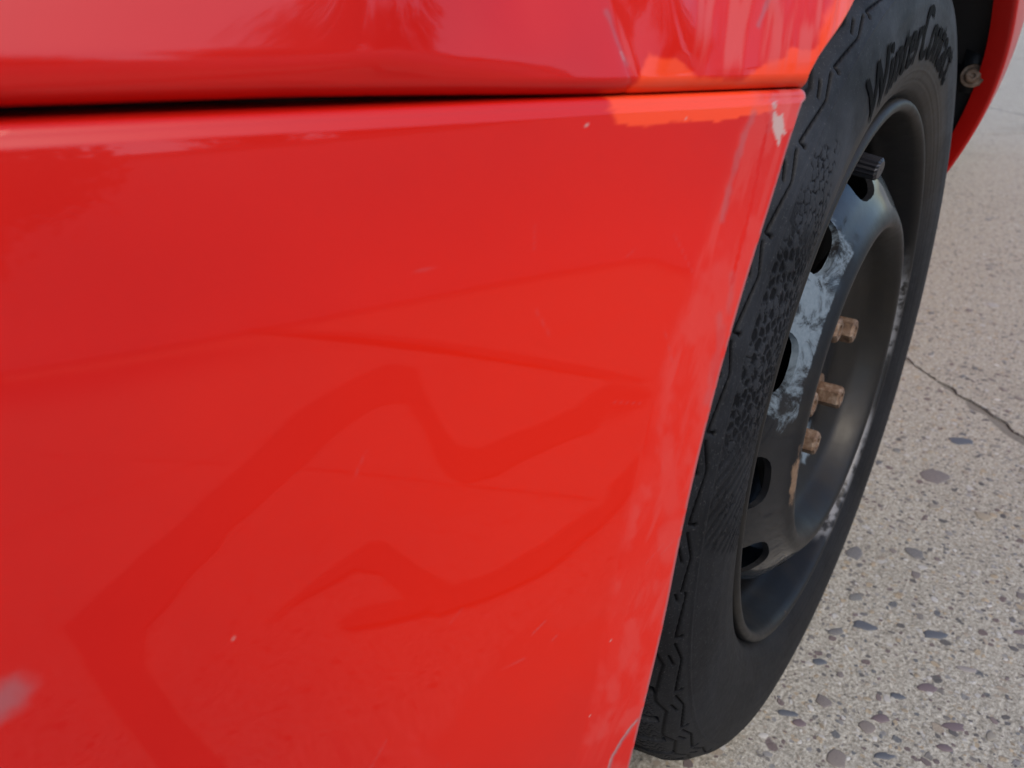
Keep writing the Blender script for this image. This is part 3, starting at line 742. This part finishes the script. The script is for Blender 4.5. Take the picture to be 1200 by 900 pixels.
# raised lettering bent round the sidewall
cu_ = bpy.data.curves.new("lettering", 'FONT'); cu_.body = "WinterContact"; cu_.size = 1; cu_.offset = .018; cu_.resolution_u = 4; cu_.space_character = 1.05
to = bpy.data.objects.new("tmp", cu_); COL.objects.link(to)
tm = bpy.data.meshes.new_from_object(to.evaluated_get(bpy.context.evaluated_depsgraph_get())); bpy.data.objects.remove(to)
bm = bmesh.new(); bm.from_mesh(tm); bmesh.ops.triangulate(bm, faces=bm.faces); bmesh.ops.remove_doubles(bm, verts=bm.verts, dist=1e-5)
for _ in range(3):
    bmesh.ops.subdivide_edges(bm, edges=[e for e in bm.edges if e.calc_length() > .09], cuts=1); bmesh.ops.triangulate(bm, faces=bm.faces)
xs = [v.co.x for v in bm.verts]; x0_, x1_ = min(xs), max(xs)
TXA, TXB, TXR, TXH = 60.5, 117.0, .2335, .0325
for v in bm.verts:
    t = (v.co.x - x0_) / (x1_ - x0_); th = R(TXA + (TXB - TXA) * t); r = TXR + v.co.y / .729 * TXH
    v.co = Vector((r * math.cos(th), float(y_side(r)) + .0007, r * math.sin(th)))
lm_ = bm_mesh("lettering", bm); obj("tyre_lettering", lm_, MAT["letter"], wheel)

# liner bracket and screw at the rear of the arch
bm = bmesh.new()
bmesh.ops.create_cube(bm, size=1.0)
bmesh.ops.scale(bm, vec=(.03, .034, .052), verts=bm.verts); bmesh.ops.bevel(bm, geom=bm.edges[:], offset=.008, segments=3, affect='EDGES')
for v in bm.verts:
    v.co.x += .15 * v.co.z; v.co += Vector((-.335, -.004, .206))
obj("liner_bracket", bm_mesh("liner_bracket", bm, True), MAT["plastic"], liner)
bm = bmesh.new(); rings = []
for y, r in ((0, .0125), (.0015, .0125), (.0022, .0118), (.0024, .0085), (.006, .0078), (.0068, .0062), (.0068, .0030), (.0045, .0026), (.0045, .0004)):
    rings.append([bm.verts.new((y, r * math.cos(i * math.pi / 12), r * math.sin(i * math.pi / 12))) for i in range(24)])
for a, b in zip(rings[:-1], rings[1:]):
    for i in range(24): j = (i + 1) % 24; bm.faces.new((a[i], a[j], b[j], b[i]))
scr_ = obj("liner_screw", bm_mesh("liner_screw", bm), MAT["rust"], liner); scr_.scale = (.85, .85, .85); scr_.location = (-.3190, -.003, .197); scr_.rotation_euler = (0, R(-6), R(10))

# the rest of the bodywork, plain panels beyond the picture
def panel(name, pts, mat, parent=car, th=.02, loc=L0):
    P = [Vector(q) for q in pts]; n = (P[1] - P[0]).cross(P[-1] - P[0]).normalized()
    bm = bmesh.new(); a = [bm.verts.new(q) for q in P]; b = [bm.verts.new(q - n * th) for q in P]; k = len(P)
    bm.faces.new(a); bm.faces.new(b[::-1])
    for i in range(k): j = (i + 1) % k; bm.faces.new((a[i], b[i], b[j], a[j]))
    return obj(name, bm_mesh(name, bm), mat, parent, loc=loc)
zt = Z0 + .30
def sy(x): return .028 + .02 * min(0, x + .1)
YB = -1.62
panel("bonnet", [(.72, -.18, zt - .05), (.72, YB + .2, zt - .05), (-.55, YB + .06, zt + .10), (-.55, -.02, zt + .10)], MAT["paint_plain"])
panel("windscreen", [(-.56, -.06, zt + .11), (-.56, YB + .1, zt + .11), (-1.15, YB + .2, zt + .55), (-1.15, -.16, zt + .55)], MAT["glass"])
panel("roof", [(-1.16, -.16, zt + .56), (-1.16, YB + .2, zt + .56), (-2.9, YB + .2, zt + .52), (-2.9, -.58, zt + .52)], MAT["paint_plain"])
for nm, xa, xb in (("door", -.806, -1.95), ("rear_quarter", -1.956, -3.2)):
    xs_, zs_ = np.meshgrid(np.linspace(xa, xb, 12), np.linspace(zt, -.14, 30), indexing='ij')
    DP = np.stack([xs_, Yf(np.maximum(xs_, -1.2), zs_) + .14 * np.minimum(0, xs_ + 1.0), zs_], -1)
    DP = np.concatenate([DP, (DP[:, -1:] + np.array([0, -.12, -.01]))], 1)
    obj(nm, grid_mesh(nm, DP, flip=True), MAT["paint_plain"], car, loc=L0)
panel("side_window", [(-.85, sy(-.8) - .01, zt + .012), (-1.2, -.17, zt + .53), (-1.95, -.22, zt + .53), (-1.95, sy(-1.95) - .01, zt + .03)], MAT["glass"])
panel("tailgate", [(-3.21, -.55, -.05), (-3.21, YB + .1, -.05), (-2.92, YB + .2, zt + .5), (-2.92, -.58, zt + .5)], MAT["paint_plain"])
panel("far_side", [(.5, YB, -.08), (.5, YB, zt - .05), (-3.2, YB, zt + .05), (-3.2, YB, -.08)], MAT["paint_plain"])
panel("underbody", [(.7, -.2, -.12), (-.36, -.34, -.12), (-.40, -.32, -.12), (-3.1, -.32, -.12), (-3.1, YB + .05, -.12), (.7, YB + .1, -.12)], MAT["dark"])
panel("engine_bay_wall", [(.66, -.46, -.1), (.66, -.46, zt - .06), (-.5, -.46, zt - .01), (-.5, -.46, -.1)], MAT["dark"])

# ------------------------------------------------------------------ trees across the yard, plus unseen shapes added to be mirrored in the paint
reflection_dark = M("reflection_shape", (.085, .083, .08), .85); MAT["reflection_dark"] = reflection_dark.m  # dark ground shapes added out of view, drawn to form bands in the bumper's reflection
def reflection_strip(pts, widths):
    V, Q = [], []
    pts = [np.array(q, float) for q in pts]; fine, wf = [], []
    for i in range(len(pts) - 1):
        for k in range(10): t = k / 10; fine.append(pts[i] * (1 - t) + pts[i + 1] * t); wf.append(widths[i] * (1 - t) + widths[i + 1] * t)
    fine.append(pts[-1]); wf.append(widths[-1]); fine = np.array(fine); d = np.gradient(fine, axis=0); d /= np.linalg.norm(d, axis=1)[:, None]
    for i, (q, dd_) in enumerate(zip(fine, d)):
        w = wf[i] * (1 + .35 * float(mnoise.noise(Vector((i * .31, q[0] * 3, 2))))) * .5
        for s_ in (-1, 1): V.append((q[0] - dd_[1] * w * s_, q[1] + dd_[0] * w * s_, .004))
    for i in range(len(fine) - 1): Q.append((2 * i, 2 * i + 1, 2 * i + 3, 2 * i + 2))
    bm = bmesh.new(); vs = [bm.verts.new(v) for v in V]
    for q in Q: bm.faces.new([vs[k] for k in q])
    return obj("reflection_shape", bm_mesh("reflection_shape", bm), MAT["reflection_dark"], ground)
def reflection_patch(pts, z):
    bm = bmesh.new(); q = [Vector((a, b, 0)) for a, b in pts]; fine = []
    for i in range(len(q)):
        a, b = q[i], q[(i + 1) % len(q)]; k = max(1, min(24, int((b - a).length / .06)))
        for j in range(k):
            v = a.lerp(b, j / k); w = .012 * min(1, (b - a).length * 3)
            fine.append((v.x + w * float(mnoise.noise(v * 9)), v.y + w * float(mnoise.noise(v * 9 + Vector((5, 5, 5)))), z))
    f = bm.faces.new([bm.verts.new(v) for v in fine])
    bmesh.ops.triangulate(bm, faces=[f], ngon_method='EAR_CLIP')
    return obj("reflection_shape", bm_mesh("reflection_shape", bm), MAT["reflection_dark"], ground)
def reflection_band(pairs, z):
    V, Q = [], []; k = 0
    for (a0, b0), (a1, b1) in zip(pairs[:-1], pairs[1:]):
        for j in range(8):
            t = j / 8
            for q0, q1, sg_ in ((a0, a1, 1), (b0, b1, -1)):
                x, y = q0[0] + (q1[0] - q0[0]) * t, q0[1] + (q1[1] - q0[1]) * t; w = .010 * float(mnoise.noise(Vector((x * 8, y * 8, sg_))))
                V.append((x + w, y + w, z))
    V += [(*pairs[-1][0], z), (*pairs[-1][1], z)]
    for i in range(len(V) // 2 - 1): Q.append((2 * i, 2 * i + 1, 2 * i + 3, 2 * i + 2))
    return obj("reflection_shape", mesh_np("reflection_shape", V, Q, smooth=False), MAT["reflection_dark"], ground)
reflection_band([((.713,.361),(.653,.342)), ((.802,.511),(.718,.445)), ((.87,.63),(.786,.577)), ((.938,.751),(.824,.693)), ((.932,.842),(.809,.779)), ((.919,.953),(.795,.90)), ((.896,1.126),(.783,1.011)), ((.866,1.36),(.749,1.178)), ((.822,1.699),(.701,1.375)), ((.759,2.265),(.600,1.81)), ((.555,2.844),(.497,2.041)),
          ((.415,3.083),(.45,2.05)), ((.318,2.794),(.402,2.022)), ((.332,2.037),(.383,1.619)), ((.337,1.639),(.382,1.36)), ((.325,1.385),(.38,1.171)), ((.286,1.322),(.349,1.099)), ((.22,1.38),(.286,1.12)), ((.144,1.437),(.153,1.238)), ((-.023,1.564),(.038,1.308)), ((-.195,1.833),(-.158,1.69))], .004)
_u = [(.649,.654),(.597,.772),(.536,.867),(.504,.853),(.467,.736),(.432,.668),(.376,.688),(.272,.746),(.172,.872),(.046,1.141)]
_w = [.03,.07,.10,.11,.10,.085,.085,.09,.10,.12]
reflection_band([((x_, y_), (x_ + .02, y_ - w_)) for (x_, y_), w_ in zip(_u, _w)], .0055)
reflection_patch([(.575 + .0, .600), (.55, .633), (.50, .640), (.462, .618), (.47, .595), (.52, .585), (.56, .583)], .007)
reflection_patch([(2.07,10.42),(2.017,10.135),(.708,5.951),(.168,3.797),(-.077,2.652),(-.235,1.93),(-.19,1.85),(-.035,2.456),(.196,3.508),(.697,5.44),(1.815,8.71),(2.20,10.42)], .007)
def tree(x, y, hgt, rad, seed, label, low=.28):
    rg = np.random.default_rng(seed); t = obj("tree", None, label=label, cat="tree", loc=(x, y, 0), group="trees beyond the yard")
    bm = bmesh.new()
    def limb(a, b, r0, r1):
        a, b = Vector(a), Vector(b); ax = (b - a).normalized(); u = ax.orthogonal().normalized(); w = ax.cross(u); n = 9
        A = [bm.verts.new(a + (u * math.cos(k * 2 * math.pi / n) + w * math.sin(k * 2 * math.pi / n)) * r0) for k in range(n)]
        B = [bm.verts.new(b + (u * math.cos(k * 2 * math.pi / n) + w * math.sin(k * 2 * math.pi / n)) * r1) for k in range(n)]
        for k in range(n): j = (k + 1) % n; bm.faces.new((A[k], A[j], B[j], B[k]))
    limb((0, 0, -.05), (.1, 0, hgt * .45), hgt * .028, hgt * .018); limb((.1, 0, hgt * .45), (0, .1, hgt * .85), hgt * .018, hgt * .005)
    tips = []
    for k in range(12):
        a = rg.uniform(0, 6.28); z0_ = hgt * rg.uniform(.28, .7); L = rad * rg.uniform(.5, .95); e = Vector((math.cos(a) * L, math.sin(a) * L, z0_ + L * rg.uniform(.2, .7)))
        limb((.06, 0, z0_), e, hgt * .010, hgt * .003); tips.append(e)
    obj("trunk", bm_mesh("trunk", bm, True), MAT["bark"], t)
    cl = [Vector((rg.normal() * rad * .42, rg.normal() * rad * .42, hgt * (low + (1 - low) * rg.beta(2, 1.6) * .95))) for _ in range(46)] + tips
    n = 14000; V = np.zeros((n, 4, 3)); 
    cc = np.array([list(c) for c in cl])[rg.integers(len(cl), size=n)]; pos = cc + rg.normal(size=(n, 3)) * rad * .17
    e1 = rg.normal(size=(n, 3)); e1 /= np.linalg.norm(e1, axis=1)[:, None]; e2 = np.cross(e1, rg.normal(size=(n, 3))); e2 /= np.linalg.norm(e2, axis=1)[:, None]
    sz = rg.uniform(.06, .13, n)[:, None] * (rad / 2.2)
    V[:, 0] = pos - e1 * sz; V[:, 1] = pos + e2 * sz * .6; V[:, 2] = pos + e1 * sz; V[:, 3] = pos - e2 * sz * .6
    obj("crown", mesh_np("crown", V.reshape(-1, 3), np.arange(n * 4).reshape(n, 4), smooth=False), MAT["leaf"], t)
wall = obj("reflection_wall", None, label="added unseen long low pale wall, filling the bumper reflection and hiding the trunks", cat="wall", loc=(0, 0, 0))  # unseen wall, added to fill the bumper's reflection and hide the trunks
bm = bmesh.new()
def wbox(x0_, x1_, y0_, y1_, z0_, z1_):
    vs = [bm.verts.new((x, y, z)) for z in (z0_, z1_) for x, y in ((x0_, y0_), (x1_, y0_), (x1_, y1_), (x0_, y1_))]
    for f in ((0, 3, 2, 1), (4, 5, 6, 7), (0, 1, 5, 4), (1, 2, 6, 5), (2, 3, 7, 6), (3, 0, 4, 7)): bm.faces.new([vs[k] for k in f])
wbox(-18, 9, 10.5, 10.75, -.05, 2.7); obj("reflection_wall_body", bm_mesh("reflection_wall_body", bm), simple("reflection_wall_render", (.74, .71, .66), .9, .06, 6), wall)
bm = bmesh.new(); wbox(-18.05, 9.05, 10.44, 10.81, 2.7, 2.79); obj("reflection_wall_coping", bm_mesh("reflection_wall_coping", bm), simple("reflection_coping_stone", (.26, .25, .235), .9, .2, 6), wall)
def polar(az, d): return (CAM[0] + d * math.sin(R(az)), CAM[1] + d * math.cos(R(az)))
for az, d, hh, rr_, sd_, lb in ((4.0, 17, 8.7, 1.7, 3, "broad leafy tree straight across the yard from the wheel"), (-8, 19, 6.4, 2.2, 4, "lower wide tree left of the broad tree across the yard"),
        (25.5, 8, 3.3, 1.30, 5, "small dense tree added nearest the yard for its dark reflection"), (-24, 21, 6.4, 2.4, 6, "leafy tree furthest left across the yard"), (22, 19, 9.4, .9, 8, "tall slim tree behind the small dense tree"), (-40, 24, 8.2, 2.8, 9, "tall spreading tree beyond the rear of the car")):  # the small dense tree is added to darken a patch of the bumper's reflection
    x_, y_ = polar(az, d); tree(x_, y_, hh, rr_, sd_, lb)
